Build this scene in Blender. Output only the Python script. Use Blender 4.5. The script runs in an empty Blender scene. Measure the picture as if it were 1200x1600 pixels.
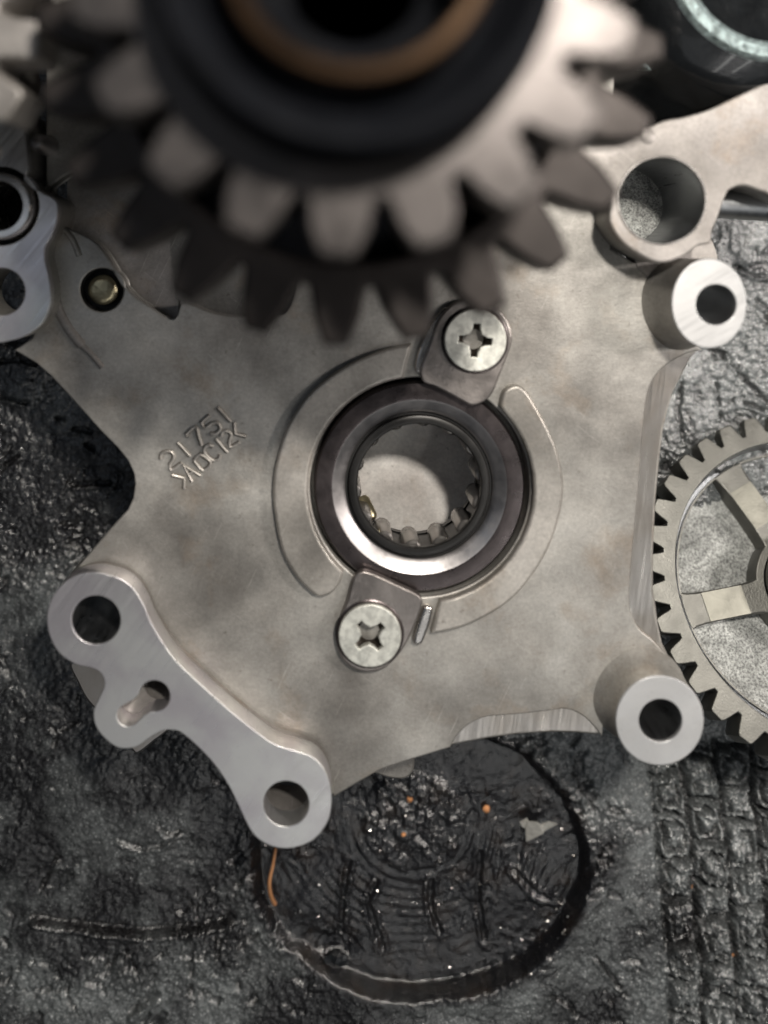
import bpy, bmesh, math, random
import numpy as np
from mathutils import Matrix, Vector
R = math.radians
rng = random.Random(7)
S = bpy.context.scene
C = S.collection
S.unit_settings.system = 'METRIC'
S.unit_settings.scale_length = 0.01          # one unit is one centimetre

# ---------------------------------------------------------------- camera
CX, CY, D = -0.8, 4.0, 14.0                  # the lens stands 14 cm above the casting's top face
cd = bpy.data.cameras.new('camera'); cam = bpy.data.objects.new('camera', cd); C.objects.link(cam)
cam.location = (CX, CY, D)
cd.sensor_fit = 'HORIZONTAL'; cd.sensor_width = 36; cd.lens = 36*D/12.0
cd.shift_x = -CX/12.0; cd.shift_y = -CY/12.0
cd.clip_start = 0.5; cd.clip_end = 500
cd.dof.use_dof = True; cd.dof.focus_distance = D+1.1; cd.dof.aperture_fstop = cd.lens*1e-3/0.44
S.camera = cam

# ---------------------------------------------------------------- light
w = bpy.data.worlds.new('World'); S.world = w; w.use_nodes = True
w.node_tree.nodes['Background'].inputs[0].default_value = (0.80, 0.88, 1.0, 1)
w.node_tree.nodes['Background'].inputs[1].default_value = 0.03
def lamp(name, loc, target, size, power, col, size_y=None):
    l = bpy.data.lights.new(name, 'AREA'); l.energy = power; l.color = col
    l.shape = 'RECTANGLE'; l.size = size; l.size_y = size_y or size
    o = bpy.data.objects.new(name, l); C.objects.link(o); o.location = loc
    o.rotation_euler = (Vector(target)-Vector(loc)).to_track_quat('-Z', 'Y').to_euler()
lamp('work_lamp', (4.6, 12.5, 22), (1, 0, 0), 1.8, 6300, (1.0, 0.94, 0.86))
lamp('side_lamp', (20, 6, 13.5), (2, 0, 0), 2.4, 3200, (1.0, 0.93, 0.88))
lamp('south_fill_panel', (4, -29, 42), (0, -2, 0), 56, 1150, (0.95, 0.97, 1.0), 26)  # unseen fill, added for the lower milled faces to reflect
lamp('tube_light', (19.5, -21, 42), (18.5, -23.5, 0), 1.3, 1700, (1.0, 0.99, 0.95), 50)
lamp('tube_light', (6, -30, 42), (5, -32.5, 0), 1.3, 1500, (1.0, 0.99, 0.95), 50)
lamp('left_fill_panel', (-17, 9, 36), (0, 0, 0), 16, 450, (0.78, 0.87, 1.0), 20)  # added fill that brightens the left gear teeth, no window stands there
S.view_settings.view_transform = 'Standard'; S.view_settings.look = 'None'
S.view_settings.exposure = 0.0; S.view_settings.gamma = 1.0
S.cycles.use_denoising = True
S.cycles.max_bounces = 6

# ---------------------------------------------------------------- helpers
def P(x, y, z=0.0):                          # a traced point of something standing at height z
    k = (D-z)/D
    X, Y = (x-600)/100, (800-y)/100
    return (CX+(X-CX)*k, CY+(Y-CY)*k)
def PP(pts, z=0.0): return [P(x, y, z) for x, y in pts]
def smooth(pts, n=6, closed=True):
    p = [Vector(q) for q in pts]; N = len(p); out = []
    rngi = range(N) if closed else range(N-1)
    for i in rngi:
        if closed: a, b, c, d = p[i-1], p[i], p[(i+1) % N], p[(i+2) % N]
        else: a, b, c, d = p[max(i-1, 0)], p[i], p[i+1], p[min(i+2, N-1)]
        for k in range(n):
            t = k/n
            out.append(tuple(0.5*((2*b)+(c-a)*t+(2*a-5*b+4*c-d)*t*t+(3*b-a-3*c+d)*t**3)))
    if not closed: out.append(tuple(p[-1]))
    return out
def circ(c, r, n=64, a0=0, a1=2*math.pi, end=False):
    m = n+1 if end else n
    return [(c[0]+r*math.cos(a0+(a1-a0)*i/n), c[1]+r*math.sin(a0+(a1-a0)*i/n)) for i in range(m)]
def offset(pts, d):                          # outward for d > 0
    n = len(pts); A = sum(pts[i-1][0]*pts[i][1]-pts[i][0]*pts[i-1][1] for i in range(n)); s = 1 if A > 0 else -1
    out = []
    for i in range(n):
        a, b = Vector(pts[i-1]), Vector(pts[(i+1) % n]); t = (b-a)
        t = t.normalized() if t.length > 1e-9 else Vector((1, 0))
        out.append((pts[i][0]+s*t.y*d, pts[i][1]-s*t.x*d))
    return out
def prism(outlines, z0, z1, bevel=0.0, res=3):
    cu = bpy.data.curves.new('c', 'CURVE'); cu.dimensions = '2D'; cu.fill_mode = 'BOTH'
    for pts in outlines:
        s = cu.splines.new('POLY'); s.points.add(len(pts)-1)
        for k, q in enumerate(pts): s.points[k].co = (q[0], q[1], 0, 1)
        s.use_cyclic_u = True
    cu.bevel_depth = bevel; cu.bevel_resolution = res; cu.offset = -bevel; cu.extrude = max((z1-z0)/2-bevel, 0)
    ob = bpy.data.objects.new('c', cu); C.objects.link(ob)
    dg = bpy.context.evaluated_depsgraph_get()
    me = bpy.data.meshes.new_from_object(ob.evaluated_get(dg))
    bpy.data.objects.remove(ob); bpy.data.curves.remove(cu)
    me.transform(Matrix.Translation((0, 0, (z0+z1)/2)))
    return me
def mesh(verts, faces):
    me = bpy.data.meshes.new('m'); me.from_pydata(verts, [], faces); return me
def lathe(prof, c=(0, 0), n=72, wob=None):
    v, f = [], []; m = len(prof)
    for i in range(n):
        a = 2*math.pi*i/n; ca, sa = math.cos(a), math.sin(a)
        for r, z in prof: v.append((c[0]+r*ca, c[1]+r*sa, z))
    for i in range(n):
        j = (i+1) % n
        for k in range(m-1): f.append((i*m+k, j*m+k, j*m+k+1, i*m+k+1))
    me = mesh(v, f)
    bm = bmesh.new(); bm.from_mesh(me); bmesh.ops.remove_doubles(bm, verts=bm.verts, dist=1e-6)
    bmesh.ops.recalc_face_normals(bm, faces=bm.faces); bm.to_mesh(me); bm.free()
    return me
def tube(path, r, n=8, taper=None):
    p = [Vector(q) for q in path]; v, f = [], []
    for i, q in enumerate(p):
        t = (p[min(i+1, len(p)-1)]-p[max(i-1, 0)]).normalized()
        a = t.cross(Vector((0, 0, 1)));  a = a.normalized() if a.length > 1e-4 else Vector((1, 0, 0))
        b = t.cross(a); rr = r*(taper[i] if taper else 1)
        for k in range(n):
            th = 2*math.pi*k/n; v.append(tuple(q+a*math.cos(th)*rr+b*math.sin(th)*rr))
    for i in range(len(p)-1):
        for k in range(n): f.append((i*n+k, i*n+(k+1) % n, (i+1)*n+(k+1) % n, (i+1)*n+k))
    f.append(tuple(range(n))[::-1]); f.append(tuple((len(p)-1)*n+k for k in range(n)))
    return mesh(v, f)
def join(ms):
    bm = bmesh.new()
    for m in ms: bm.from_mesh(m)
    me = bpy.data.meshes.new('j'); bm.to_mesh(me); bm.free(); return me
def tag(o, label=None, cat=None, group=None, kind=None):
    if label: o['label'] = label
    if cat: o['category'] = cat
    if group: o['group'] = group
    if kind: o['kind'] = kind
    return o
def root(name, loc, label, cat, group=None):
    o = bpy.data.objects.new(name, None); C.objects.link(o); o.location = loc
    o.empty_display_size = 0.5
    tag(o, label, cat, group); return o
WL = {}
def obj(name, me, mat, parent=None, local=False, sharp=38, flat=False):
    o = bpy.data.objects.new(name, me); C.objects.link(o)
    if parent is not None:
        o.parent = parent
        if not local:
            base = Vector((0, 0, 0)); q = parent
            while q is not None: base += q.location; q = q.parent
            me.transform(Matrix.Translation(-base))
    me.materials.clear(); me.materials.append(mat); me.name = name
    if not flat:
        me.shade_smooth(); me.set_sharp_from_angle(angle=R(sharp))
    return o

# ---------------------------------------------------------------- materials
def nodes(name):
    m = bpy.data.materials.new(name); m.use_nodes = True; nt = m.node_tree
    return m, nt, nt.nodes['Principled BSDF']
def N(nt, t, **kw):
    n = nt.nodes.new(t)
    for k, v in kw.items():
        if hasattr(n, k): setattr(n, k, v)
        else: n.inputs[k.replace('_', ' ')].default_value = v
    return n
def ramp(nt, src, stops):
    r = nt.nodes.new('ShaderNodeValToRGB'); e = r.color_ramp.elements
    while len(e) < len(stops): e.new(0.5)
    for i, (p, c) in enumerate(stops):
        e[i].position = p; e[i].color = (*c, 1) if len(c) == 3 else c
    nt.links.new(src, r.inputs[0]); return r.outputs[0]
def g(v): return (v, v, v)
def noise(nt, scale, detail=6, rough=0.6, dist=0.0, vec=None, stretch=None, rot=None):
    tc = nt.nodes.new('ShaderNodeTexCoord'); v = tc.outputs['Object']
    if stretch or rot:
        mp = nt.nodes.new('ShaderNodeMapping'); nt.links.new(v, mp.inputs[0])
        if rot is not None:
            m0 = nt.nodes.new('ShaderNodeMapping'); nt.links.new(tc.outputs['Object'], m0.inputs[0])
            m0.inputs['Rotation'].default_value = (0, 0, R(rot)); nt.links.new(m0.outputs[0], mp.inputs[0])
        if stretch: mp.inputs['Scale'].default_value = stretch
        v = mp.outputs[0]
    n = N(nt, 'ShaderNodeTexNoise', Scale=scale, Detail=detail, Roughness=rough, Distortion=dist)
    nt.links.new(v, n.inputs['Vector']); return n.outputs['Fac']
def mix(nt, f, a, b, t='MIX'):
    m = nt.nodes.new('ShaderNodeMix'); m.data_type = 'RGBA'; m.blend_type = t
    for s, v in ((0, f), (6, a), (7, b)):
        if hasattr(v, 'links'): nt.links.new(v, m.inputs[s])
        else: m.inputs[s].default_value = v if s == 0 else (*v, 1)
    return m.outputs[2]
def bump(nt, bs, layers):                    # layers: (height, strength, distance)
    prev = None
    for h, s, d in layers:
        b = N(nt, 'ShaderNodeBump', Strength=s, Distance=d); nt.links.new(h, b.inputs['Height'])
        if prev: nt.links.new(prev, b.inputs['Normal'])
        prev = b.outputs[0]
    nt.links.new(prev, bs.inputs['Normal'])
def mulc(nt, a, b): return mix(nt, 1.0, a, b, 'MULTIPLY')

def cast_metal(name, dark, light, metal=0.6, r0=0.34, r1=0.56, stain=(0.25, 0.165, 0.09), seed=0.0, grain=0.012):
    m, nt, b = nodes(name)
    big = noise(nt, 0.50+seed, 7, 0.55, 0.15)
    col = ramp(nt, big, [(0.33, dark), (0.62, light)])
    bg = ramp(nt, noise(nt, 0.30+seed*.3, 4, 0.5), [(0.40, g(0.72)), (0.56, g(1.06))])
    col = mulc(nt, col, bg)
    st = ramp(nt, noise(nt, 0.8+seed, 7, 0.62, 0.3), [(0.55, g(0)), (0.75, g(0.5))])
    col = mix(nt, st, col, stain)
    cl = ramp(nt, noise(nt, 1.25, 8, 0.6, 0.2), [(0.34, g(0.86)), (0.5, g(0.98)), (0.64, g(1.06))])
    col = mulc(nt, col, cl)
    sp = ramp(nt, noise(nt, 26, 3, 0.7), [(0.25, g(0.55)), (0.36, g(1))])
    col = mulc(nt, col, sp)
    for rt, th in ((25, .70), (-52, .715)):
        sc = ramp(nt, noise(nt, 1.0, 2, 0.5, 0.0, stretch=(34, .9, 1), rot=rt), [(th, g(0)), (th+.02, g(0.22))])
        col = mix(nt, sc, col, tuple(min(1, c*1.5) for c in light))
    col = mulc(nt, col, ramp(nt, noise(nt, 17, 4, 0.75), [(0.35, g(0.86)), (0.65, g(1.10))]))
    gm = ramp(nt, noise(nt, 7, 5, 0.7), [(0.30, g(0.5)), (0.37, g(0))])
    col = mix(nt, gm, col, (0.10, 0.08, 0.06))
    nt.links.new(col, b.inputs['Base Color'])
    b.inputs['Metallic'].default_value = metal
    nt.links.new(ramp(nt, noise(nt, 1.7, 6, 0.6, 0.5), [(0.3, g(r0)), (0.7, g(r1))]), b.inputs['Roughness'])
    bump(nt, b, [(noise(nt, 1.1, 4, 0.5), 0.25, 0.08), (noise(nt, 38, 4, 0.6), 0.35, grain)])
    return m
def machined(name, col=(0.72, 0.70, 0.72), rot=35, rough=0.3, aniso=0.7, tint=None, metal=1.0, lines=0.0015, freq=22):
    m, nt, b = nodes(name)
    base = mix(nt, ramp(nt, noise(nt, 0.9, 4, 0.5, 0.6), [(0.4, g(0)), (0.62, g(1))]), col, tint or tuple(c*0.86 for c in col))
    base = mulc(nt, base, ramp(nt, noise(nt, 30, 2, 0.5), [(0.2, g(0.7)), (0.35, g(1))]))
    nt.links.new(base, b.inputs['Base Color']); b.inputs['Metallic'].default_value = metal
    ln = noise(nt, 1.0, 3, 0.6, 0.0, stretch=(freq, 1.1, 1), rot=rot)
    nt.links.new(ramp(nt, ln, [(0.3, g(rough*0.75)), (0.7, g(rough*1.35))]), b.inputs['Roughness'])
    b.inputs['Anisotropic'].default_value = aniso
    tg = N(nt, 'ShaderNodeCombineXYZ'); a = R(-rot)
    tg.inputs[0].default_value = math.cos(a); tg.inputs[1].default_value = math.sin(a)
    nt.links.new(tg.outputs[0], b.inputs['Tangent'])
    bump(nt, b, [(ln, 0.35, lines), (noise(nt, 5, 3, 0.5), 0.2, 0.006)])
    return m
def plain(name, col, metal, rough, grain=0.0, gs=30, var=0.15, coat=0.0, fleck=0.0, spec=0.5):
    m, nt, b = nodes(name)
    c = mix(nt, ramp(nt, noise(nt, 1.6, 6, 0.6, 0.6), [(0.35, g(0)), (0.65, g(1))]), tuple(v*(1-var) for v in col), tuple(min(1, v*(1+var)) for v in col))
    if fleck: c = mulc(nt, c, ramp(nt, noise(nt, gs, 2, 0.7), [(0.36, g(1-fleck)), (0.62, g(1.35))]))
    nt.links.new(c, b.inputs['Base Color']); b.inputs['Metallic'].default_value = metal
    nt.links.new(ramp(nt, noise(nt, 3, 5, 0.6), [(0.3, g(rough*0.8)), (0.7, g(min(1, rough*1.25)))]), b.inputs['Roughness'])
    b.inputs['Specular IOR Level'].default_value = spec
    b.inputs['Coat Weight'].default_value = coat; b.inputs['Coat Roughness'].default_value = 0.08
    if grain: bump(nt, b, [(noise(nt, gs, 4, 0.6), 0.8, grain)])
    return m
M_cast = cast_metal('cast_aluminium', (0.245, 0.23, 0.21), (0.48, 0.462, 0.428))
M_cast2 = cast_metal('raised_cast_aluminium', (0.26, 0.24, 0.22), (0.38, 0.355, 0.335), 0.45, 0.35, 0.55, seed=0.3)
M_rib = cast_metal('rib_cast_aluminium', (0.32, 0.30, 0.27), (0.5, 0.47, 0.43), 0.6, 0.3, 0.45, seed=0.15)
M_floor = cast_metal('pocket_floor', (0.72, 0.67, 0.63), (0.85, 0.82, 0.78), 0.1, seed=0.5)
M_mach = machined('milled_aluminium', (0.74, 0.735, 0.72), 38, 0.34, 0.45, (0.62, 0.59, 0.61), 0.85)
M_boss = machined('milled_boss_face', (0.52, 0.52, 0.52), 62, 0.42, 0.6, None, 0.6)
M_fillet = plain('smooth_fillet_metal', (0.66, 0.67, 0.62), 0.9, 0.30, 0.004, 20, 0.08)
M_pad = machined('milled_pad_face', (0.50, 0.47, 0.44), 8, 0.36, 0.6, (0.42, 0.38, 0.34))
M_bore = machined('bored_hole_wall', (0.40, 0.41, 0.42), 0, 0.35, 0.0)
M_gear = plain('worn_gear_steel', (0.15, 0.148, 0.134), 0.78, 0.42, 0.006, 25)
M_gearcast = plain('sandblasted_web', (0.50, 0.51, 0.49), 0.3, 0.4, 0.09, 26, 0.4, 0.0, 0.5)
M_spoke = plain('milled_spoke_face', (0.24, 0.235, 0.20), 0.75, 0.36, 0.003, 20, 0.1)
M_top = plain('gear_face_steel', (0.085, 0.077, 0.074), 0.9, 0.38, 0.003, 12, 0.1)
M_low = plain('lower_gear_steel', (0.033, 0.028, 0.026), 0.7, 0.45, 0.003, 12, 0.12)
M_hub = plain('black_oiled_hub', (0.005, 0.0055, 0.007), 0.0, 0.7, 0.004, 6, 0.3, 0.0, 0.0, 0.05)
M_bronze = plain('bronze_thrust_ring', (0.034, 0.020, 0.011), 0.9, 0.45)
M_dsteel = plain('dark_bearing_steel', (0.10, 0.085, 0.085), 0.9, 0.3, 0.003, 20, 0.25)
M_polish = plain('polished_race_steel', (0.42, 0.40, 0.395), 1.0, 0.36, 0.002, 14, 0.08)
M_shell = plain('bearing_shell_steel', (0.035, 0.034, 0.033), 0.7, 0.35)
M_roller = plain('roller_steel', (0.36, 0.34, 0.32), 0.95, 0.28)
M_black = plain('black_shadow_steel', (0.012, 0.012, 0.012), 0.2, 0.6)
M_tab = plain('retainer_steel', (0.27, 0.245, 0.23), 0.85, 0.34, 0.006, 18, 0.25)
M_screw = plain('zinc_plated_steel', (0.56, 0.56, 0.51), 0.6, 0.42, 0.005, 9, 0.10, 0.0, 0.10)
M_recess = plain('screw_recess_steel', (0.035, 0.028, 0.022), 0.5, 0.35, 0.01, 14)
M_brass = plain('brass_pin', (0.42, 0.37, 0.24), 0.9, 0.3, 0.02, 5, 0.4)
M_steel = plain('bright_bushing_steel', (0.66, 0.63, 0.60), 1.0, 0.25)
M_gloss = plain('glossy_black_plastic', (0.008, 0.009, 0.010), 0.0, 0.2, 0.03, 2.2, 0.3, 0.5)
M_glit = plain('grainy_bright_rim', (0.34, 0.42, 0.42), 0.5, 0.3, 0.09, 9, 0.3, 0.0, 0.5)
M_copper = plain('copper_wire', (0.62, 0.30, 0.14), 0.5, 0.45, 0.01, 12, 0.2)
M_foil = plain('grey_foil_scrap', (0.50, 0.49, 0.45), 0.4, 0.4, 0.02, 9, 0.15)
M_crumb = plain('rust_crumb', (0.55, 0.25, 0.10), 0.1, 0.6, 0.03, 12, 0.3)

# ================================================================ the mat
ZM = -2.7
def vn(x, y, seed):
    r = np.random.RandomState(abs(int(seed))); T = r.rand(256, 256)
    xi = np.floor(x).astype(int); yi = np.floor(y).astype(int); fx = x-xi; fy = y-yi
    fx = fx*fx*(3-2*fx); fy = fy*fy*(3-2*fy)
    a = T[xi % 256, yi % 256]; b = T[(xi+1) % 256, yi % 256]; c = T[xi % 256, (yi+1) % 256]; d = T[(xi+1) % 256, (yi+1) % 256]
    return (a*(1-fx)+b*fx)*(1-fy)+(c*(1-fx)+d*fx)*fy-0.5
def fbm(x, y, seed, o=5, gain=0.5):
    s = 0; a = 1.0
    for k in range(o): s = s+a*vn(x*2**k, y*2**k, seed+k); a *= gain
    return s
def sst(e0, e1, x): t = np.clip((x-e0)/(e1-e0), 0, 1); return t*t*(3-2*t)
def pline(u, v, pts):                        # distance to a polyline
    d = np.full(u.shape, 1e9)
    for (a, b), (c, e) in zip(pts[:-1], pts[1:]):
        L = (c-a)**2+(e-b)**2; t = np.clip(((u-a)*(c-a)+(v-b)*(e-b))/L, 0, 1)
        d = np.minimum(d, np.hypot(u-a-t*(c-a), v-b-t*(e-b)))
    return d
def axis(lo, hi, step, far):
    a = np.arange(lo, hi, step); e = np.array([0.1, 0.3, 0.7, 1.5, 3, 6, 12, far])
    return np.r_[(lo-e)[::-1], a, a[-1]+e]
xs = axis(-8.2, 8.4, 0.0235, 40); ys = axis(-11.2, 9.2, 0.0255, 40)
X, Y = np.meshgrid(xs, ys)
kk = D/(D-ZM)
U = 600+100*(CX+(X-CX)*kk); V = 800-100*(CY+(Y-CY)*kk)     # mat features are measured out in a plan of 1/100 cm
H = 0.22*fbm(X*0.35, Y*0.35, 3, 4)+0.05*fbm(X*1.8, Y*1.8, 11, 5, 0.6)
rough_zone = sst(0.0, 0.25, fbm(X*0.6, Y*0.6, 31, 3)+0.1)
gr = 0.45*fbm(X*8, Y*8, 41, 2, 0.7)+0.75*fbm(X*17, Y*17, 45, 2, 0.8)
wn = np.random.RandomState(5).rand(*X.shape)-.5
H += (0.022+0.038*rough_zone)*gr
pit = fbm(X*3.3+fbm(X*2, Y*2, 8)*1.5, Y*3.3, 51, 4, 0.6)
H -= 0.07*sst(0.22, 0.5, pit)*(0.4+rough_zone)
H += 0.012*wn*(.4+rough_zone)
# the round dent with its oily floor
wob = 12*fbm(X*0.9, Y*0.9, 61, 3)
ex, ey = (U-655), (V-1352)
rr = np.sqrt((ex/270)**2+(ey/214)**2)+wob/600
rr = rr+.022*fbm(X*2.2, Y*2.2, 401, 4)
dent = 1-sst(0.935, 1.0, rr)
lip = np.exp(-((rr-1.03)/0.05)**2)
flr = 0.05*fbm(X*1.4, Y*1.4, 71, 4)+0.045*(fbm(X*7, Y*7, 75, 3, 0.7)+.22*wn)*(0.35+sst(-.15, .3, fbm(X*1.1, Y*1.1, 79, 3)))
r2 = np.hypot(U-648, (V-1300)*1.05); th = np.arctan2(V-1300, U-648)
swirl = np.sin(r2/2.4+2.2*fbm(X*1.2, Y*1.2, 81, 3)+0.6*np.sin(th*3))
band = sst(75, 110, r2)*(1-sst(205, 250, r2))*sst(-0.25, 0.35, np.sin(th))
flr = flr+0.018*swirl*band*(.3+sst(-.1, .3, fbm(X*1.6, Y*1.6, 87, 3)))*(.6+.8*vn(X*4, Y*4, 77)+.5*gr)
puck = 1-sst(72, 88, r2+4*fbm(X*3, Y*3, 5, 2))
flr = flr+puck*(0.08+0.09*fbm(X*6, Y*6, 91, 3, 0.8))+0.06*np.exp(-((r2-92)/9)**2)*sst(-0.2, 0.5, np.sin(th))*0.7
for (cx_, cy_, rx_, ry_, h_) in ((485, 1430, 40, 34, .10), (835, 1400, 62, 55, .12), (770, 1210, 50, 30, .05), (540, 1330, 30, 60, .04)):
    flr = flr+h_*np.exp(-((U-cx_)/rx_)**2-((V-cy_)/ry_)**2)
for pts in (((545, 1365), (535, 1430), (533, 1475)), ((677, 1395), (676, 1440), (690, 1475)), ((755, 1350), (750, 1420), (762, 1490)), ((808, 1375), (835, 1405), (862, 1420)), ((590, 1395), (575, 1430), (600, 1500))):
    d_ = pline(U, V, pts)+5*vn(X*8, Y*8, 17); flr = flr-0.07*np.exp(-(d_/3.5)**2)+0.04*np.exp(-((d_-8)/4)**2)
hole = np.exp(-(((U-520)/38)**4+((V-1492)/17)**4)); flr = flr-0.10*hole
H = H*(1-dent)+dent*(-0.32+flr*.8)+0.02*lip*(1+fbm(X*5, Y*5, 23, 3))
wet = (1-sst(.985, 1.05, rr+.03*fbm(X*6, Y*6, 303, 3)))*(1-0.04*puck)
# the tread-like block pattern on the right
ta = R(-3.5); tu = (U-1010)*math.cos(ta)-(V-1150)*math.sin(ta)*-1; tv = (V-1150)*math.cos(ta)+(U-1010)*math.sin(ta)*0.5
tu = (U-1012)-(V-1150)*0.075
tz = sst(-4, 6, tu)*sst(1145, 1175, V)
wx = tu+7*fbm(X*2.2, Y*2.2, 101, 4); wy = (V-1150)+14*fbm(X*1.7, Y*1.7, 111, 3)
col = np.floor(wx/54.0); fx = wx-col*54.0; wy2 = wy+col*23; fy = wy2-np.floor(wy2/62.0)*62.0
gx = np.exp(-((np.minimum(fx, 54-fx))/5.5)**2); gy = np.exp(-((np.minimum(fy, 62-fy))/5.0)**2)
ix = np.abs(fx-27); iy = np.abs(fy-31)
inner = np.exp(-((np.maximum(ix*1.0, iy*0.9)-15)/3.0)**2)*sst(-.15, .1, fbm(X*3, Y*3, 131, 2))
groove = tz*np.clip(np.maximum(gx, gy*.8)+.8*inner, 0, 1)
H += tz*(1-dent)*(0.12-0.30*np.maximum(gx*(.5+.5*sst(-.2, .1, fbm(X*1.3, Y*1.3, 171, 2))), gy)-0.20*inner+0.13*fbm(X*7, Y*7, 121, 3, 0.8))
# creases and cracks
def crease(pts, w_, dpt, lipa=0.5, jag=4):
    global H, groove
    d_ = pline(U, V, pts)+jag*vn(X*7, Y*7, len(pts)+abs(int(pts[0][0])))
    up = pline(U, V-w_*1.9, pts)
    groove = np.maximum(groove, np.clip(dpt*9, 0, 1)*np.exp(-(d_/w_)**2))
    H = H-dpt*np.exp(-(d_/w_)**2)+lipa*dpt*np.exp(-(up/(w_*1.1))**2)
crease(((52, 1434), (100, 1445), (160, 1452), (240, 1456), (310, 1450), (360, 1440)), 4.5, 0.13, 0.9, 2)
crease(((185, 1310), (220, 1324), (255, 1318), (278, 1300)), 3, 0.05, 0.8, 1)
crease(((205, 1585), (225, 1570), (245, 1560)), 5, 0.06, 1.2, 2)
for pts in (((0, 566), (25, 562), (55, 570)), ((0, 620), (20, 624), (40, 630)), ((114, 670), (128, 672), (141, 676)), ((112, 758), (140, 757), (172, 756)),
            ((98, 819), (112, 820), (130, 819)), ((90, 655), (100, 653)), ((135, 695), (146, 702)), ((0, 735), (30, 712)),
            ((1118, 545), (1145, 572), (1180, 610), (1200, 630)), ((1150, 415), (1180, 430), (1200, 432)), ((1066, 600), (1058, 640), (1065, 690)), ((1120, 600), (1125, 650)),
            ((1165, 630), (1190, 640)), ((290, 1445), (300, 1480), (295, 1560)), ((200, 1495), (215, 1530)), ((930, 1495), (950, 1520), (966, 1540)),
            ((955, 1565), (960, 1600)), ((340, 1480), (335, 1530)), ((90, 1340), (65, 1390)), ((920, 1370), (940, 1330)), ((860, 1555), (890, 1572), (900, 1590))):
    crease(pts, 2.6, 0.12, 0.35, 5)
for k in range(140):
    a, b = rng.uniform(-60, 1260), rng.uniform(440, 1680); t = rng.uniform(0, 3.14); l = rng.uniform(8, 40)
    if ((a-655)/330)**2+((b-1352)/270)**2 < 1: continue
    crease(((a, b), (a+l*math.cos(t), b+l*math.sin(t)), (a+1.6*l*math.cos(t+.5), b+1.6*l*math.sin(t+.5))), rng.uniform(1.5, 3), rng.uniform(.03, .09), 0.4, 5)
H -= H.max()*0
Z = ZM+H
n0, n1 = X.shape
vv = np.stack([X, Y, Z], -1).reshape(-1, 3)
ii = np.arange(n0*n1).reshape(n0, n1)
ff = np.stack([ii[:-1, :-1], ii[:-1, 1:], ii[1:, 1:], ii[1:, :-1]], -1).reshape(-1, 4)
mm = bpy.data.meshes.new('mat')
mm.vertices.add(len(vv)); mm.vertices.foreach_set('co', vv.ravel().astype(np.float32))
mm.loops.add(ff.size); mm.loops.foreach_set('vertex_index', ff.ravel().astype(np.int32))
mm.polygons.add(len(ff)); mm.polygons.foreach_set('loop_start', np.arange(0, ff.size, 4, dtype=np.int32)); mm.update(calc_edges=True)
at = mm.attributes.new('wet', 'FLOAT', 'POINT'); at.data.foreach_set('value', wet.ravel().astype(np.float32))
dust_shade = np.clip(0.42+1.5*fbm(X*0.7, Y*0.7, 201, 6, 0.6)+1.2*gr*0.15+0.5*sst(500, 1100, U)-0.45*(1-sst(200, 420, U))*(1-sst(1350, 1500, V)), 0, 1)*(1-0.7*sst(0.2, 0.5, pit))*(1-.85*groove)*(1-.7*np.exp(-((rr-.99)/.05)**2))  # dust noise plus painted light: left falloff, right sheen, dark grooves and rim
at = mm.attributes.new('dust_shade', 'FLOAT', 'POINT'); at.data.foreach_set('value', dust_shade.ravel().astype(np.float32))
M_mat, nt, b = nodes('grimy_black_rubber')
aw = N(nt, 'ShaderNodeAttribute', attribute_name='wet').outputs['Fac']
ad = N(nt, 'ShaderNodeAttribute', attribute_name='dust_shade').outputs['Fac']
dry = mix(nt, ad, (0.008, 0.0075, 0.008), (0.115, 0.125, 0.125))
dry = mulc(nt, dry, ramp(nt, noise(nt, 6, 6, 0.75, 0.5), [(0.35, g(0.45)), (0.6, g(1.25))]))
dry = mix(nt, mulc(nt, ramp(nt, noise(nt, 27, 3, 0.75), [(0.59, g(0)), (0.65, g(0.9))]), ramp(nt, ad, [(0.1, g(.25)), (0.7, g(1))])), dry, (0.55, 0.57, 0.57))  # pale flecks: specular sparkle of the grains put into the colour
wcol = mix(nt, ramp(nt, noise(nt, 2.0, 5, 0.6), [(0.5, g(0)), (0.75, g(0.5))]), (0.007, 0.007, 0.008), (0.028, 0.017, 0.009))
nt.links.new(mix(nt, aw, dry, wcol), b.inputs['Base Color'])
rd = ramp(nt, noise(nt, 5, 4, 0.6), [(0.3, g(0.15)), (0.7, g(0.34))])
rw = ramp(nt, noise(nt, 5, 4, 0.6), [(0.3, g(0.14)), (0.7, g(0.26))])
nt.links.new(mix(nt, aw, rd, rw), b.inputs['Roughness'])
b.inputs['Specular IOR Level'].default_value = 1.0
bump(nt, b, [(noise(nt, 12, 4, 0.65), 0.6, 0.022), (noise(nt, 24, 2, 0.6), 0.5, 0.012)])
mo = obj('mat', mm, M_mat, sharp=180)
tag(mo, kind='structure')

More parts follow.
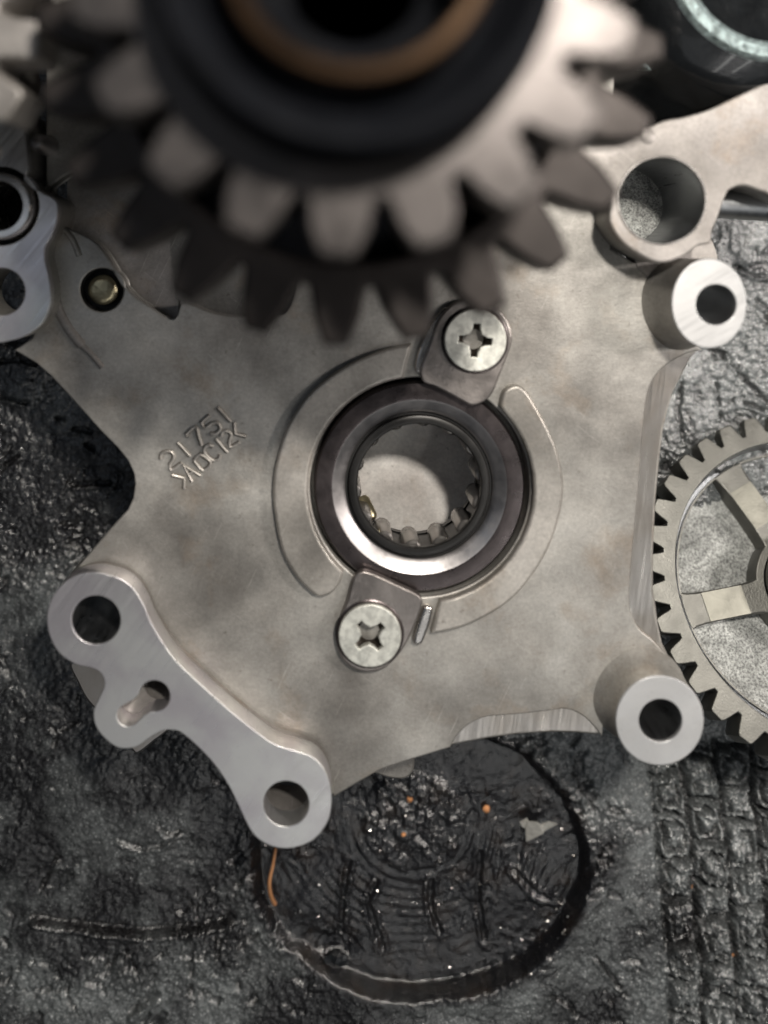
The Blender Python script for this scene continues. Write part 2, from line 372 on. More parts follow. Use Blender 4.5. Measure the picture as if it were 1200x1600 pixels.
# ================================================================ the gearbox casing
case = root('gearbox_casing', (0, 0, 0), 'cast grey aluminium gearbox cover stamped with numbers, bearing screwed into its middle', 'gearbox cover')
plate = PP([(72, -260), (72, 480), (50, 528), (22, 547), (56, 567), (79, 587), (106, 616), (133, 646), (157, 673), (184, 700), (200, 720), (209, 740), (211, 756), (208, 778), (200, 796),
            (175, 823), (144, 859), (117, 891), (205, 925), (225, 1000), (310, 1085), (410, 1145), (500, 1172), (521, 1246), (556, 1225), (594, 1203), (642, 1187), (702, 1171), (762, 1160), (810, 1153), (865, 1150), (905, 1151), (940, 1154),
            (950, 1085), (985, 1045), (1030, 1035), (1050, 1042), (1057, 1055), (1049, 1030), (1039, 1009), (1032, 975), (1029, 950), (1025, 925), (1025, 864), (1029, 783), (1035, 718), (1041, 672), (1048, 642), (1057, 613), (1069, 590),
            (1083, 561), (1096, 546), (1060, 520), (1048, 470), (1050, 440), (1000, 415), (955, 390), (942, 300), (955, 200), (990, -260)])
padR = PP([(1110, 540), (1098, 547), (1072, 553), (1042, 570), (1025, 587), (1015, 605), (1009, 628), (1006, 657), (1003, 698), (996, 783), (988, 864), (984, 925), (986, 957), (998, 982), (1020, 1000), (1045, 1010), (1075, 1010), (1080, 780), (1085, 640), (1120, 560)])
padB = PP([(700, 1190), (704, 1168), (714, 1150), (728, 1136), (745, 1126), (762, 1120), (800, 1117), (850, 1112), (880, 1108), (898, 1112), (912, 1120), (926, 1133), (941, 1152), (948, 1190)])
hb = P(656, 761)
pocket = smooth(PP([(60, 300), (92, 352), (150, 385), (196, 455), (236, 486), (268, 503), (281, 494), (289, 478), (330, 493), (375, 499), (420, 497), (452, 488), (470, 430), (480, 300), (200, 240)]), 5)
pinc = P(159, 453)
# top skin with the two milled pads cut away: cut polygons by clipping in a bmesh boolean-free way (outline walks round them)
def splice(base, pad_inner, i0, i1):         # replace base[i0..i1] by the pad's inner edge
    return base[:i0]+pad_inner+base[i1+1:]
def near(pts, q): return min(range(len(pts)), key=lambda i: (pts[i][0]-q[0])**2+(pts[i][1]-q[1])**2)
iB0, iB1 = near(plate, P(702, 1171)), near(plate, P(940, 1154))
top = splice(plate, smooth(padB[1:-1], 3, False), iB0, iB1)
iR0, iR1 = near(top, P(1039, 1009)), near(top, P(1096, 546))
top = splice(top, smooth(padR[1:-5], 3, False)[::-1], iR0, iR1)
bore = circ(hb, 1.72, 96)
ms = [prism([top, bore, pocket, circ(pinc, 0.34, 40)], -0.10, 0.0, 0.025, 3),
      prism([offset(plate, -0.004), circ(hb, 1.725, 96), offset(pocket, -0.01), circ(pinc, 0.335, 40)], -0.42, -0.1, 0.03, 2)]
obj('cast_body', join(ms), M_cast, case)
pb = prism([PP([(92, 230), (92, 500), (200, 540), (500, 540), (500, 230)])], -0.62, -0.44)
obj('recess_floor', pb, M_cast2, case)
obj('machined_pad', prism([[P(1000, 560), P(960, 800), P(975, 1020), P(1034, 1007), P(1024, 960), P(1020, 925), P(1020, 864), P(1024, 783), P(1030, 718), P(1036, 672), P(1044, 640), P(1054, 610), P(1066, 587), P(1080, 559)]], -0.15, -0.085), M_pad, case)
obj('machined_pad', prism([[P(690, 1080), P(712, 1165), P(762, 1155), P(810, 1148), P(865, 1145), P(905, 1146), P(935, 1149), P(950, 1080)]], -0.15, -0.087), M_pad, case)
obj('cast_web', prism([PP([(985, 380), (1060, 385), (1113, 375), (1122, 402), (1085, 470), (1040, 460), (995, 420)])], -.4, .008, .02, 2), M_cast2, case)
skirt = PP([(280, 600), (300, 740), (290, 850), (420, 1060), (640, 1080), (860, 1050), (900, 1000), (880, 700), (900, 560), (840, 400), (800, 200), (300, 200)])
obj('lower_wall', prism([smooth(skirt, 4), circ(hb, 1.45, 64)], -2.6, -0.44), M_cast, case)
obj('inner_floor', lathe([(0.0, -2.1), (1.5, -2.1)], hb, 48), M_floor, case)
# milled flange, lower left
def flange(top_px, zt, holes, wide, mat, name, zbot=-0.6, n=5, extra=()):
    t = smooth(PP(top_px, zt), n)
    o = obj(name, prism([t]+holes, zt-0.10, zt, 0.012, 2), mat, case)
    b = obj('flange_wall' if name == 'mounting_flange' else 'boss_wall', prism([offset(t, wide)]+[offset(h, 0.004) for h in holes], zbot, zt-0.03, min(wide+0.03, 0.2), 6), M_cast2, o)
    return o
FL = [(148, 894), (170, 898), (192, 906), (210, 921), (224, 944), (235, 970), (252, 1000), (274, 1031), (309, 1065), (352, 1104), (395, 1139), (430, 1163), (465, 1174), (490, 1184), (507, 1203), (516, 1228),
      (518, 1256), (512, 1284), (495, 1308), (473, 1321), (447, 1326), (420, 1321), (398, 1306), (384, 1284), (371, 1256), (356, 1226), (335, 1195), (309, 1167), (283, 1145), (268, 1141), (254, 1142), (235, 1152), (213, 1167), (187, 1169), (166, 1156), (150, 1136),
      (146, 1112), (155, 1090), (163, 1070), (158, 1053), (143, 1044), (118, 1038), (94, 1022), (79, 998), (73, 968), (79, 938), (96, 914), (120, 899)]
zf = 0.5; kf = (D-zf)/D
h1 = circ(P(150, 969, zf), 0.38*kf, 48); h2 = circ(P(447, 1256, zf), 0.355*kf, 48)
def keyhole(z):
    a, b2 = Vector(P(241, 1088, z)), Vector(P(200, 1118, z)); d = (b2-a).normalized(); n = Vector((-d.y, d.x)); k = (D-z)/D
    r1, r2_ = 0.245*k, 0.175*k; th = math.atan2(d.y, d.x); o = []
    for i in range(25):
        t = th+0.75+(2*math.pi-1.5)*i/24; o.append((a.x+r1*math.cos(t), a.y+r1*math.sin(t)))
    m1 = a+d*0.30*k; o += [tuple(m1-n*r2_*0.85)]
    for i in range(15):
        t = th-math.pi/2+math.pi*i/14; o.append((b2.x+r2_*math.cos(t), b2.y+r2_*math.sin(t)))
    o += [tuple(m1+n*r2_*0.85)]
    return o
kh = keyhole(zf)
tfl = smooth(PP(FL, zf), 5)
fl = obj('mounting_flange', prism([tfl, h1, h2, kh], zf-0.4, zf, 0.014, 2), M_mach, case)
obj('flange_wall', prism([tfl, offset(h1, .003), offset(h2, .003), circ(P(241, 1088, zf), .25*kf, 40)], -0.55, zf-0.4, 0.0), M_cast2, fl)
# the cast fillet that climbs to the flange on its inner side
in_edge = smooth([P(x, y, 0) for x, y in [(112, 896), (122, 886), (148, 878), (183, 882), (213, 901), (233, 930), (246, 964), (272, 1000), (320, 1050), (371, 1105), (413, 1138), (452, 1157), (491, 1177), (511, 1203), (522, 1240)]], 5, False)
out_edge = smooth([P(x, y, zf) for x, y in [(120, 900), (132, 896), (148, 894), (180, 901), (210, 921), (224, 944), (235, 970), (258, 1010), (309, 1065), (356, 1108), (395, 1139), (430, 1163), (475, 1178), (503, 1198), (517, 1235)]], 5, False)
out_edge = [min(offset(tfl, -.012), key=lambda q_: (q_[0]-o_[0])**2+(q_[1]-o_[1])**2) for o_ in out_edge]
v, f = [], []; K = 8
for i, (a, b_) in enumerate(zip(in_edge, out_edge)):
    for k in range(K+1):
        t = k/K; hz = math.sin(t*math.pi/2)**1.3
        v.append((a[0]+(b_[0]-a[0])*t, a[1]+(b_[1]-a[1])*t, -0.01+(zf+0.003)*hz-0.012*(t == 1)))
for i in range(len(in_edge)-1):
    for k in range(K): q = i*(K+1)+k; f.append((q, q+1, q+K+2, q+K+1))
obj('fillet', mesh(v, f), M_fillet, fl)
M_seen = M_bore
for hc in (P(150, 969, zf), P(447, 1256, zf)):
    obj('bored_hole', lathe([(0.365, zf-0.05), (0.36, -1.5), (0.30, -1.52), (0.0, -1.54)], hc, 40), M_bore, fl)
kb = obj('slot_floor', prism([[tuple(q) for q in offset(circ(P(200, 1118, zf), .24, 32), 0)]], -.1, 0.05), M_cast, fl)
# round bosses on the right
def boss(cx, cy, rx, ry, rh, z, mat, cone, zb=-1.2, hx=0, hy=0, bottom=None, face=135):
    k = (D-z)/D; c = P(cx, cy, z)
    outl = [(c[0]+rx*k*math.cos(t*2*math.pi/64), c[1]+ry*k*math.sin(t*2*math.pi/64)) for t in range(64)]
    hc = P(cx+hx, cy+hy, z); h = circ(hc, rh*k, 48)
    o = obj('mounting_boss', prism([outl, h], z-0.08, z, 0.014, 2), mat, case)
    v, f = [], []; K = 7; c0 = Vector(c)
    for i in range(64):
        t = 2*math.pi*i/64
        for q in range(K+1):
            s = q/K; w_ = cone*(1-math.sin(s*math.pi/2))**1.6*max(0, min(1, .35+.9*math.cos(t-R(face))))
            v.append((c0.x+(rx*k+w_)*math.cos(t), c0.y+(ry*k+w_)*math.sin(t), -0.02+(z-0.02)*s))
    for i in range(64):
        j = (i+1) % 64
        for q in range(K): f.append((i*(K+1)+q, j*(K+1)+q, j*(K+1)+q+1, i*(K+1)+q+1))
    obj('boss_wall', mesh(v, f), M_cast, o)
    obj('boss_tube', prism([circ(hc, rh*k+0.22, 48), circ(hc, rh*k+0.003, 48)], zb, -0.02), M_cast, o)
    obj('bored_hole', lathe([(rh*k+0.001, z-0.03), (rh*k+0.001, zb)], hc, 48), M_bore, o)
    if bottom is not None: obj('hole_floor', lathe([(0, zb), (rh*k+.01, zb)], hc, 32), bottom, o)
    return o
boss(1031, 1126, .69, .70, .335, 0.55, M_boss, 0.20, -1.0, 1, 0, M_floor)
boss(1108, 474, .585, .70, .315, 0.85, M_boss, 0.16, -0.6, 11, 2, face=205)
# raised arm with the big bore, upper right
za = 0.75; ka = (D-za)/D
armo = smooth(PP([(948, 300), (952, 345), (970, 376), (996, 396), (1030, 411), (1066, 402), (1090, 385), (1110, 380), (1113, 362), (1121, 343), (1135, 305), (1146, 294), (1165, 291), (1195, 301), (1290, 325), (1290, 90), (1200, 128), (1155, 149), (1140, 156), (1110, 170), (1070, 182), (1037, 188), (1000, 205), (960, 215), (700, 190), (640, 240), (860, 280)], za), 4)
hbc = P(1034, 313, za)
arm = obj('raised_arm', prism([armo, circ(hbc, .665*ka, 72)], za-0.25, za, 0.04, 3), M_cast2, case)
obj('arm_wall', prism([offset(armo, -0.01), circ(hbc, .68*ka, 72)], -0.1, za-0.25), M_cast, arm)
obj('bored_hole', lathe([(.70*ka, za+.002), (.665*ka, za-0.035), (.66*ka, -0.9), (.675*ka, -0.95)], hbc, 72), M_bore, arm)
obj('bore_rim', lathe([(.66*ka, za-.02), (.672*ka, za+0.012), (.70*ka, za+.012), (.715*ka, za-.01)], hbc, 72), M_steel, arm)
obj('bore_floor', lathe([(0, -.9), (.67*ka, -.9)], hbc, 48), M_gearcast, arm)
obj('bore_tube', prism([circ(hbc, .85*ka, 48), circ(hbc, .68*ka, 48)], -0.92, -0.1), M_cast, arm)
obj('arm_dimple', lathe([(0.0, za+.012), (.10, za+.012), (.135, za-.01)], P(1012, 213, za), 24), M_cast2, arm)
obj('lower_rod', tube([(*P(1120, 318, .1), .0), (*P(1300, 330, .1), .0)], .22, 20), M_bore, case)
# machined flange at the left edge
zl = 0.5; kl = (D-zl)/D
LF = [(-60, 180), (30, 170), (38, 205), (41, 235), (44, 262), (40, 282), (64, 300), (88, 315), (89, 343), (81, 367), (71, 385), (70, 405), (75, 427), (79, 453), (78, 477), (67, 503), (46, 521), (18, 532), (-20, 534), (-70, 500), (-90, 400), (-80, 280)]
lf = obj('mounting_flange', prism([smooth(PP(LF, zl), 5), circ(P(2, 456, zl), .37*kl, 48), circ(P(-1, 322, zl), .62*kl, 48)], zl-0.18, zl, 0.014, 2), M_mach, case)
obj('flange_wall', prism([smooth(PP(LF, zl), 5), circ(P(2, 456, zl), .375*kl, 48), circ(P(-1, 322, zl), .625*kl, 48)], -0.5, zl-0.18), M_cast, lf)
obj('bushing', lathe([(.36, -.8), (.36, .62), (.38, .66), (.47, .66), (.50, .62), (.50, -.3)], P(-1, 322, .6), 56), M_steel, lf)
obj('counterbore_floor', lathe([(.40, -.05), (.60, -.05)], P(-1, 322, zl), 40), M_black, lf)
obj('bushing_floor', lathe([(0, -.7), (.38, -.7)], P(-1, 322, .6), 40), M_hub, lf)
obj('cast_knob', lathe([(0, .62), (.07, .60), (.13, .5), (.15, .3), (.16, 0)], P(57, 222, .6), 24), M_polish, case)
# cast ridge and grooves, upper left
def ridge(px, r, z, name, mat=M_cast):
    pts = smooth([P(x, y, 0) for x, y in px], 5, False)
    return obj(name, tube([(a, b_, z) for a, b_ in pts], r, 12), mat, case)
ridge([(78, 405), (84, 450), (92, 485), (108, 515), (128, 540)], .085, -.02, 'cast_ridge', M_cast2)
ridge([(128, 540), (142, 553), (160, 574)], .05, -.01, 'cast_ridge', M_cast2)
ridge([(92, 352), (112, 372), (124, 400)], .05, .0, 'cast_ridge', M_cast)
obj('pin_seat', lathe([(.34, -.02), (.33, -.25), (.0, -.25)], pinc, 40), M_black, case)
obj('dowel_pin', lathe([(0, -.02), (.15, -.015), (.20, -.03), (.235, -.07), (.235, -.24)], pinc, 40), M_brass, case)
# crescent ribs round the bearing
def arc_px(a0, a1, r, n=14): return [(656+r*math.cos(R(a0+(a1-a0)*i/n)), 761+r*math.sin(R(a0+(a1-a0)*i/n))) for i in range(n+1)]
LCo = [(642, 536), (608, 542), (567, 557), (525, 580), (483, 615), (454, 657), (435, 707), (427, 757), (431, 807), (442, 857), (462, 894), (483, 917), (500, 927), (521, 919), (532, 904)]
LC = smooth(PP(LCo), 4, False)+PP(arc_px(133, 261, 175))
obj('crescent_rib', prism([LC], -0.05, 0.16, 0.05, 3), M_rib, case)
RCo = [(778, 632), (783, 612), (793, 602), (808, 600), (821, 611), (837, 636), (858, 677), (871, 715), (877, 757), (871, 802), (854, 852), (829, 894), (796, 932), (754, 959), (717, 975), (687, 982), (672, 984)]
RC = smooth(PP(RCo), 4, False)+PP([(682, 945)])+PP(arc_px(80, -43, 175))
obj('crescent_rib', prism([RC], -0.05, 0.16, 0.05, 3), M_rib, case)
obj('bright_ledge', prism([smooth(PP([(648, 578), (652, 552), (661, 530), (670, 510), (682, 492), (694, 480), (702, 484), (690, 505), (680, 530), (668, 556), (662, 580)]), 3)], -.02, .10, .03, 2), M_steel, case)
ob = obj('locating_peg', prism([smooth(PP([(661, 950), (669, 946), (676, 952), (672, 972), (666, 990), (660, 1004), (652, 1008), (645, 1002), (650, 980)], .12), 3)], -.02, .15, .05, 3), M_steel, case)
# foundry marking in raised strokes
zs = 0.02
T = [[(190, 640), (192, 610), (205, 585), (250, 570), (290, 575), (310, 600), (308, 645), (278, 690), (287, 747), (385, 680)], [(350, 487), (465, 612)], [(455, 425), (428, 412), (515, 340), (545, 430), (575, 515)],
     [(648, 232), (572, 300), (606, 350), (660, 312), (710, 300), (742, 330), (745, 370), (705, 405), (655, 405)], [(725, 157), (845, 290)],
     [(295, 790), (412, 818), (408, 918)], [(485, 852), (405, 700), (562, 795)], [(450, 785), (505, 755)], [(500, 655), (583, 748), (640, 715), (655, 680), (640, 650), (560, 600), (500, 655)],
     [(680, 525), (640, 512), (602, 535), (600, 580), (640, 625), (685, 655), (735, 640), (748, 600)], [(705, 452), (815, 577)], [(755, 430), (770, 388), (815, 378), (850, 410), (840, 450), (832, 490), (845, 532), (928, 485)], [(880, 297), (886, 405), (990, 430)]]
tm = []
for s in T:
    q = [(220+x/6, 610+y/6) for x, y in s]
    if len(q) > 4: q = smooth(q, 3, False)
    tm.append(tube([(*P(x, y), zs) for x, y in q], .026, 8))
obj('cast_marking', join(tm), M_rib, case)
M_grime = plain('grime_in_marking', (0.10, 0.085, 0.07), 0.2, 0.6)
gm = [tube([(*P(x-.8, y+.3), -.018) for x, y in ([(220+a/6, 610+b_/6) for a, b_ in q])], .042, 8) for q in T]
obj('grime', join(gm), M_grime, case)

# bearing
bz = P(656, 762); brg = bpy.data.objects.new('needle_bearing', None); C.objects.link(brg); brg.parent = case; brg.location = (bz[0], bz[1], -0.05)
brg['label'] = 'dark ring bearing with bright polished chamfer and loose rollers inside'
obj('outer_ring', lathe([(1.66, -.9), (1.66, -.10), (1.62, -.045), (1.40, -.03), (1.37, -.035)], bz, 128), M_dsteel, brg)
obj('polished_chamfer', lathe([(1.37, -.035), (1.345, -.045), (1.24, -.11), (1.19, -.135), (1.165, -.16), (1.16, -.35)], bz, 128), M_polish, brg)
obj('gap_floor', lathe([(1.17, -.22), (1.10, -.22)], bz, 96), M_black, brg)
obj('shell', lathe([(1.12, -.4), (1.12, -.15), (1.10, -.115), (1.05, -.10), (.995, -.11), (.975, -.135), (.975, -.2), (1.10, -.22), (1.10, -1.15), (1.08, -1.17), (1.08, -1.3), (1.2, -1.32), (1.45, -1.35)], bz, 128), M_shell, brg)
rm = lathe([(0, -.24), (.12, -.245), (.148, -.27), (.15, -.31), (.15, -1.0), (.13, -1.04), (.0, -1.05)], (0, 0), 14)
first = None
for k in range(14):
    a = 2*math.pi*(k+.3)/14
    o = bpy.data.objects.new('roller', rm) if first else obj('roller', rm, M_roller, brg, local=True)
    if first: C.objects.link(o); o.parent = brg
    first = first or o
    o.location = (1.06*math.cos(a), 1.06*math.sin(a), 0.03)
lr = obj('roller', lathe([(0, -.2), (.10, -.2), (.13, -.15), (.13, .15), (.10, .2), (0, .2)], (0, 0), 20), M_brass, brg, local=True)
q = P(570, 795, -.9); lr.location = (q[0]-bz[0]+.02, q[1]-bz[1], -.85); lr.rotation_euler = (R(60), R(15), R(20)); lr['label'] = 'brownish roller tipped out of its row'

# retainer tabs and screws
def cross_pts(c, L, wd, rot):
    o = []
    for k in range(4):
        a = rot+k*math.pi/2; d = Vector((math.cos(a), math.sin(a))); n = Vector((-d.y, d.x)); a2 = a+math.pi/4
        V_ = Vector(c); o += [tuple(V_+d*L-n*wd), tuple(V_+d*L+n*wd), tuple(V_+d*L*.68+n*wd*1.1), tuple(V_+d*L*.5+n*wd*1.55), tuple(V_+(d+n)*wd*1.75), tuple(V_+n*L*.5+d*wd*1.55), tuple(V_+n*L*.68+d*wd*1.1)]
    return o
def tab(px, z0, z1, sc, rad, cross_rot, zh, lab):
    o = obj('retainer_tab', prism([smooth(PP(px, z1), 4), circ(P(sc[0], sc[1], zh), rad*.8, 48)], z0, z1, 0.035, 3), M_tab, case); o['label'] = lab[0]
    c = P(sc[0], sc[1], zh); k = (D-zh)/D; r = rad*k
    s = bpy.data.objects.new('screw', None); C.objects.link(s); s.parent = case; s.location = (c[0], c[1], z1); s['label'] = lab[1]
    hd = prism([circ(c, r, 64), cross_pts(c, .262*k, .052*k, cross_rot)], zh-0.12, zh, 0.016, 2)
    obj('screw_head', hd, M_screw, s)
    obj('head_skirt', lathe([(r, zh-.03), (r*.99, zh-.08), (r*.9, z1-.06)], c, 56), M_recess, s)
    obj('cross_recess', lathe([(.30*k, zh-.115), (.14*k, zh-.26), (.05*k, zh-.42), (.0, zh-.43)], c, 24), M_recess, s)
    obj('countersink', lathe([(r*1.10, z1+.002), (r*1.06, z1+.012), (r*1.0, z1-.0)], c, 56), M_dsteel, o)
TT = [(657, 587), (658, 572), (673, 533), (681, 508), (694, 487), (713, 472), (740, 466), (773, 478), (790, 495), (799, 515), (800, 535), (791, 562), (780, 590), (771, 612), (761, 625), (748, 632), (735, 633), (718, 624), (698, 613), (678, 603), (663, 598)]
TB = [(554, 900), (562, 894), (573, 893), (592, 900), (624, 915), (646, 925), (657, 933), (660, 945), (655, 960), (644, 988), (634, 1008), (620, 1028), (602, 1044), (580, 1051), (556, 1047), (537, 1033), (527, 1012), (526, 988), (534, 960), (543, 936), (549, 912)]
tab(TT, 0.0, .16, (743, 532), .485, R(-6), .24, ('steel retainer tab above the bearing', 'flat cross head screw above the bearing with upright cross'))
tab(TB, 0.0, .16, (578, 994), .49, R(40), .24, ('steel retainer tab below the bearing', 'flat cross head screw below the bearing with turned cross'))
# lower lugs that peep out under the casting
for px, z, mt in (([(110, 1035), (165, 1045), (190, 1100), (165, 1118), (138, 1098), (121, 1068)], -1.0, M_pad), ([(190, 1150), (240, 1120), (262, 1140), (240, 1160), (216, 1178), (205, 1172)], -1.0, M_pad), ([(560, 1150), (640, 1150), (648, 1190), (643, 1210), (628, 1218), (600, 1214), (575, 1200)], -1.0, M_cast)):
    obj('lower_lug', prism([smooth(PP(px, z), 4)], z-.9, z, .04, 2), mt, case)

# ================================================================ gears
def gear_outline(Rt, Rr, n, ph, tip=.30, rootw=.30, c=(0, 0), belly=.62):
    o = []; p = 2*math.pi/n
    for k in range(n):
        a = ph+k*p
        ht, hr = p*tip/2, p*(1-rootw)/2; hm = ht+(hr-ht)*(1-belly)
        rm_ = Rr+(Rt-Rr)*.5
        for da, r in ((-hr, Rr), (-(hm+hr)/2*1.02, Rr+(Rt-Rr)*.18), (-hm, rm_), (-ht*1.12, Rr+(Rt-Rr)*.88), (-ht*.82, Rt), (ht*.82, Rt), (ht*1.12, Rr+(Rt-Rr)*.88), (hm, rm_), ((hm+hr)/2*1.02, Rr+(Rt-Rr)*.18), (hr, Rr)):
            o.append((c[0]+r*math.cos(a+da), c[1]+r*math.sin(a+da)))
    return o
zu, zw = 6.3, 4.2
gu = P(550, -48, zu); ku = (D-zu)/D; kw = (D-zw)/D
gc = ((gu[0]+P(550, 50, zw)[0])/2, (gu[1]+P(550, 50, zw)[1])/2)
gs = root('gear_shaft', (gc[0], gc[1], -0.4), 'out of focus shaft with two stacked toothed gears standing above the grey cover', 'gear shaft')
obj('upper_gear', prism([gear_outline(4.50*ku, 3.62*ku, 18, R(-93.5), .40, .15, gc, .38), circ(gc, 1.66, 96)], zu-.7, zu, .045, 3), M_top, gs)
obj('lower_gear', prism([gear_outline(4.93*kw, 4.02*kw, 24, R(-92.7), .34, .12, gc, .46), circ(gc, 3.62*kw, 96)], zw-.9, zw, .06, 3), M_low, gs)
obj('hub', lathe([(1.68, zu-.3), (1.66, zu+.5), (1.63, zu+.62), (1.57, zu+.68), (1.48, zu+.66), (1.36, zu+.45), (1.2, zu+.28), (1.12, zu+.30), (1.06, zu+.50), (1.05, zu+.7), (.93, zu+.72), (.90, zu+.55), (.88, zu-.1), (.6, zu-.2), (.5, zu-4.5), (0, zu-5.2)], gc, 128), M_hub, gs)
obj('bronze_ring', lathe([(1.10, zu+.62), (1.11, zu+.70), (1.07, zu+.76), (.98, zu+.77), (.94, zu+.72)], gc, 128), M_bronze, gs)
obj('lower_hub', lathe([(3.63*kw, zw-.05), (3.6*kw, zw-.5), (1.4, zw-.55)], gc, 96), M_hub, gs)
obj('sleeve', lathe([(1.0, -.4), (1.5, -.2), (1.5, zw-.95), (1.95, zw-.6), (1.95, zw+.05), (1.7, zw+.1), (1.66, zu-.5), (1.6, zu-.4)], gc, 96), M_hub, gs)
# tilted gear lying half under the cover's right edge
ga, gb = -.45, -.031
gr_ = root('spoked_gear', (7.511, -1.5545, -1.2), 'spoked steel gear lying tilted half under the right edge of the cover', 'gear')
gr_.rotation_euler = (ga, gb, 0)
ph2 = 1.8975+math.pi/36
GO = gear_outline(2.94, 2.65, 36, ph2, .44, .12, (0, 0), .5)
obj('rim', prism([GO, circ((0, 0), 2.44, 128)], -.60, 0, .018, 2), M_gear, gr_, local=True)
obj('groove', lathe([(2.44, -.02), (2.425, -.10), (2.42, -.28), (2.40, -.50), (2.36, -.54), (2.30, -.52), (2.30, -.39)], (0, 0), 128), M_bore, gr_, local=True)
pk = []
for k in range(5):
    a0 = R(191+k*72)
    hw = .25; ro, ri = 2.27, .95
    s0, s1 = a0+hw/ro, a0+R(72)-hw/ro; t0, t1 = a0+hw/ri, a0+R(72)-hw/ri
    o = [(ro*math.cos(s0+(s1-s0)*i/16), ro*math.sin(s0+(s1-s0)*i/16)) for i in range(17)]
    o += [(ri*math.cos(t1+(t0-t1)*i/8), ri*math.sin(t1+(t0-t1)*i/8)) for i in range(9)]
    pk.append(o)
def roundc(pts, it=2):
    for _ in range(it):
        q = []
        for i in range(len(pts)):
            a, b_ = Vector(pts[i]), Vector(pts[(i+1) % len(pts)]); q += [tuple(a*.75+b_*.25), tuple(a*.25+b_*.75)]
        pts = q
    return pts
pk = [roundc(o) for o in pk]
obj('spoke_web', prism([circ((0, 0), 2.30, 128), circ((0, 0), .5, 48)]+pk, -.95, -.40, .03, 3), M_gear, gr_, local=True)
obj('web_floor', lathe([(.5, -.85), (.9, -.82), (2.20, -.82), (2.31, -.78)], (0, 0), 96), M_gearcast, gr_, local=True)
for k in range(5):
    a0 = R(191+k*72)
    d = Vector((math.cos(a0), math.sin(a0))); n = Vector((-d.y, d.x))
    q = [tuple(d*r_+n*s*.232) for r_, s in ((1.2, -1), (1.92, -1), (1.92, 1), (1.2, 1))]
    obj('spoke_face', prism([q], -.41, -.385), M_spoke, gr_, local=True)
obj('hub', lathe([(.4, -.7), (.4, .1), (.45, .14), (.78, .14), (.82, .1), (.82, -.3)], (0, 0), 64), M_gear, gr_, local=True)
# blurred gear at the upper left corner
zg = 3.6; kg = (D-zg)/D; g3 = P(-175, 40, zg)
g3r = root('small_gear', (g3[0], g3[1], 0), 'blurred pale gear reaching in at the top left corner', 'gear')
obj('toothed_rim', prism([gear_outline(2.38*kg, 1.75*kg, 13, R(-33), .5, .16, g3), circ(g3, .8*kg, 48)], zg-.8, zg, .05, 3), M_cast2, g3r)
obj('shaft', lathe([(.8*kg, 0), (.8*kg, zg+.5), (.7*kg, zg+.6), (0, zg+.6)], g3, 48), M_low, g3r)

# ================================================================ glossy black canister, upper right
kc = P(1215, -80, .9)
can = root('black_canister', (kc[0], kc[1], ZM), 'glossy black round canister with a grainy bright rim at the top right corner', 'canister')
obj('canister_wall', lathe([(3.1, ZM), (3.1, -1.2), (3.0, -.9), (2.75, -.75), (2.6, -.3), (2.35, -.1), (2.2, .5), (1.95, .75), (1.62, .9)], kc, 128), M_gloss, can)
obj('bright_rim', lathe([(1.66, .88), (1.60, .98), (1.48, 1.0), (1.38, .94), (1.36, .85)], kc, 160), M_glit, can)
obj('canister_lid', lathe([(1.36, .85), (1.30, .6), (1.1, .55), (0, .6)], kc, 96), M_gloss, can)
obj('lug', prism([smooth(PP([(1005, 92), (1030, 100), (1033, 110), (1018, 110), (1000, 102)], .2), 3)], -.9, .2, .03, 2), M_glit, can)

# ================================================================ scraps on the mat
def mz(x, y):
    i = min(np.searchsorted(ys, y), len(ys)-1); j = min(np.searchsorted(xs, x), len(xs)-1); return float(Z[i, j])
def scrap(name, px, th, mat, lab, cat, group=None):
    c = P(*px[0], ZM-.4); cz = max(mz(*P(x, y, ZM-.4)) for x, y in px[1])
    return None
cp = smooth([(431, 1322), (427, 1345), (422, 1368), (424, 1390), (430, 1407)], 4, False)
pts = []
for i, (x, y) in enumerate(cp):
    a, b_ = P(x, y, ZM-.3); pts.append((a, b_, mz(a, b_)+.07+.12*math.sin(i/len(cp)*3.1)))
o = obj('copper_wire', tube(pts, .042, 8, [.6+.5*i/len(pts) for i in range(len(pts))]), M_copper); tag(o, 'bent strip of copper wire beside the lower flange in the oily dent', 'wire')
def shard(name, cx, cy, polys, mat, lab, cat, group=None):
    vs, fs = [], []
    a0 = P(cx, cy, ZM-.3); z0 = mz(*a0)+.16
    for pl, zt in polys:
        n = len(pl); b0 = len(vs)
        for (x, y), dz in zip(pl, zt): a, b_ = P(x, y, ZM-.3); vs.append((a, b_, z0+dz))
        for (x, y), dz in zip(pl, zt): a, b_ = P(x, y, ZM-.3); vs.append((a, b_, z0+dz-.03))
        fs.append(tuple(range(b0, b0+n))); fs.append(tuple(range(b0+2*n-1, b0+n-1, -1)))
        for i in range(n): j = (i+1) % n; fs.append((b0+i, b0+n+i, b0+n+j, b0+j))
    o = obj(name, mesh(vs, fs), mat, flat=True); tag(o, lab, cat, group); return o
shard('foil_scrap', 830, 1285, [([(808, 1272), (820, 1268), (826, 1280), (822, 1290), (812, 1282)], [.12, .08, .05, .02, .04]), ([(820, 1272), (834, 1270), (843, 1278), (845, 1290), (830, 1303), (820, 1308), (818, 1290)], [.10, .16, .12, .10, .02, .0, .05]),
      ([(843, 1276), (852, 1270), (864, 1271), (850, 1284), (838, 1298), (838, 1288)], [.08, .14, .2, .1, .03, .06])], M_foil, 'crumpled scrap of grey foil lying on the oily dent', 'scrap')
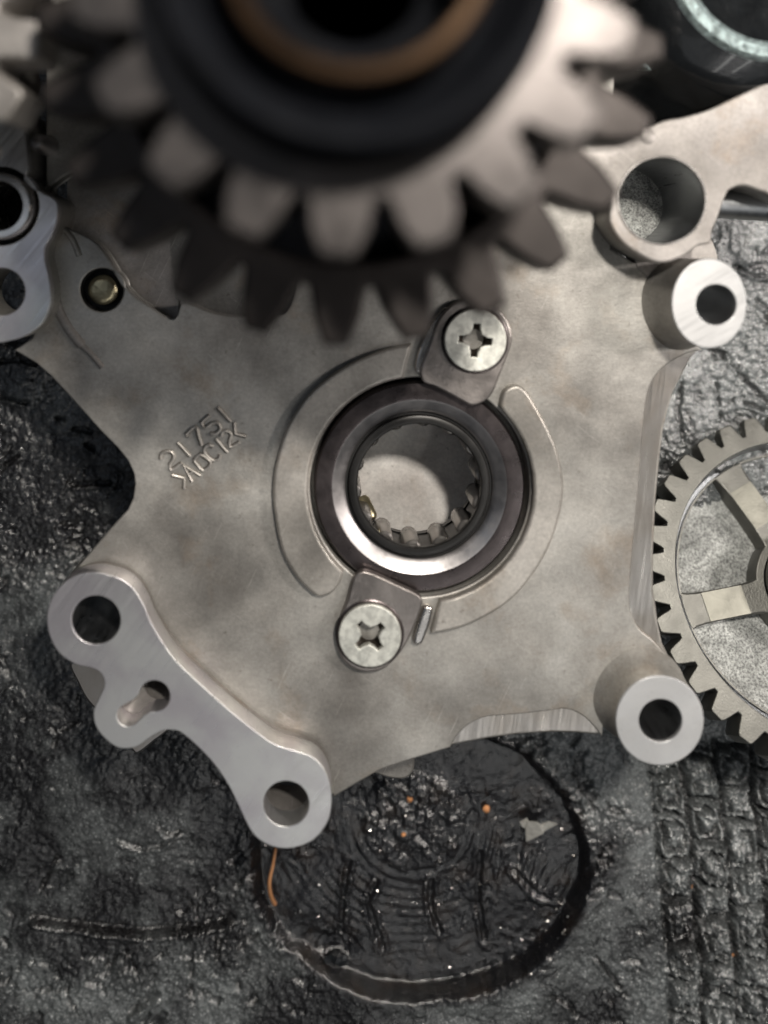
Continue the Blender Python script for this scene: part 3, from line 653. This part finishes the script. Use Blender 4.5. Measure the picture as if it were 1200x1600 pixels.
def crumb(x, y, r, lab, name='rust_crumb', mat=M_crumb, elong=1.0, rot=0, cat='crumb', group=None):
    a, b_ = P(x, y, ZM-.3 if ((x-655)/270)**2+((y-1352)/214)**2 < 1 else ZM); bm = bmesh.new(); bmesh.ops.create_icosphere(bm, subdivisions=2, radius=r)
    for q in bm.verts:
        f_ = 1+.35*(rng.random()-.5); q.co = Vector((q.co.x*elong*f_, q.co.y*f_, q.co.z*.6*f_))
    me = bpy.data.meshes.new('c'); bm.to_mesh(me); bm.free(); me.transform(Matrix.Translation((a, b_, mz(a, b_)+r*.35)) @ Matrix.Rotation(R(rot), 4, 'Z'))
    tag(obj(name, me, mat, flat=True), lab, cat, group)
crumb(760, 1264, .07, 'largest orange crumb, left of the grey foil scrap', group='rusty crumbs')
crumb(640, 1248, .055, 'orange crumb near the casting edge at the top of the oily dent', group='rusty crumbs')
crumb(630, 1300, .04, 'small orange crumb in the middle of the oily dent', group='rusty crumbs')
crumb(1067, 1340, .05, 'long orange sliver lying in the treaded part of the mat', 'rust_sliver', elong=3.4, rot=97, cat='sliver')
crumb(1076, 1380, .05, 'orange crumb just below the orange sliver on the treaded mat', group='rusty crumbs')
crumb(1146, 1498, .06, 'orange crumb at the lower right of the treaded mat', group='rusty crumbs')
crumb(525, 1495, .17, 'black glossy lump sunk at the lower left edge of the oily dent', 'tar_lump', M_gloss, 1.5, 10, 'lump')
# bright metal filings strewn in the dent
fv, fc = [], []
for k in range(1000):
    t = rng.uniform(0, 6.283); r_ = math.sqrt(rng.random())*.93
    x, y = 655+268*r_*math.cos(t), 1352+212*r_*math.sin(t)
    if y < 1190: continue
    wgt = .25+.75*math.exp(-((x-650)/190)**2-((y-1410)/90)**2)
    if rng.random() > wgt: continue
    s = rng.uniform(.006, .016)
    if k < 60: x, y, s = rng.gauss(875, 20), rng.gauss(1430, 28), rng.uniform(.012, .034)
    a, b_ = P(x, y, ZM-.35); z_ = mz(a, b_)+.02; b0 = len(fv); tl = [rng.uniform(-.6, .6) for _ in range(4)]
    ang = rng.uniform(0, 6.28)
    for q in range(4): fv.append((a+s*math.cos(ang+q*1.57), b_+s*math.sin(ang+q*1.57)*.8, z_+s*tl[q]))
    fv.append((a, b_, z_-s*.8)); fc.append((b0, b0+1, b0+2, b0+3))
    for q in range(4): fc.append((b0+q, b0+4, b0+(q+1) % 4))
fo = obj('metal_filings', mesh(fv, fc), M_steel, flat=True); tag(fo, 'bright metal filings strewn over the oily dent', 'filings', kind='stuff')
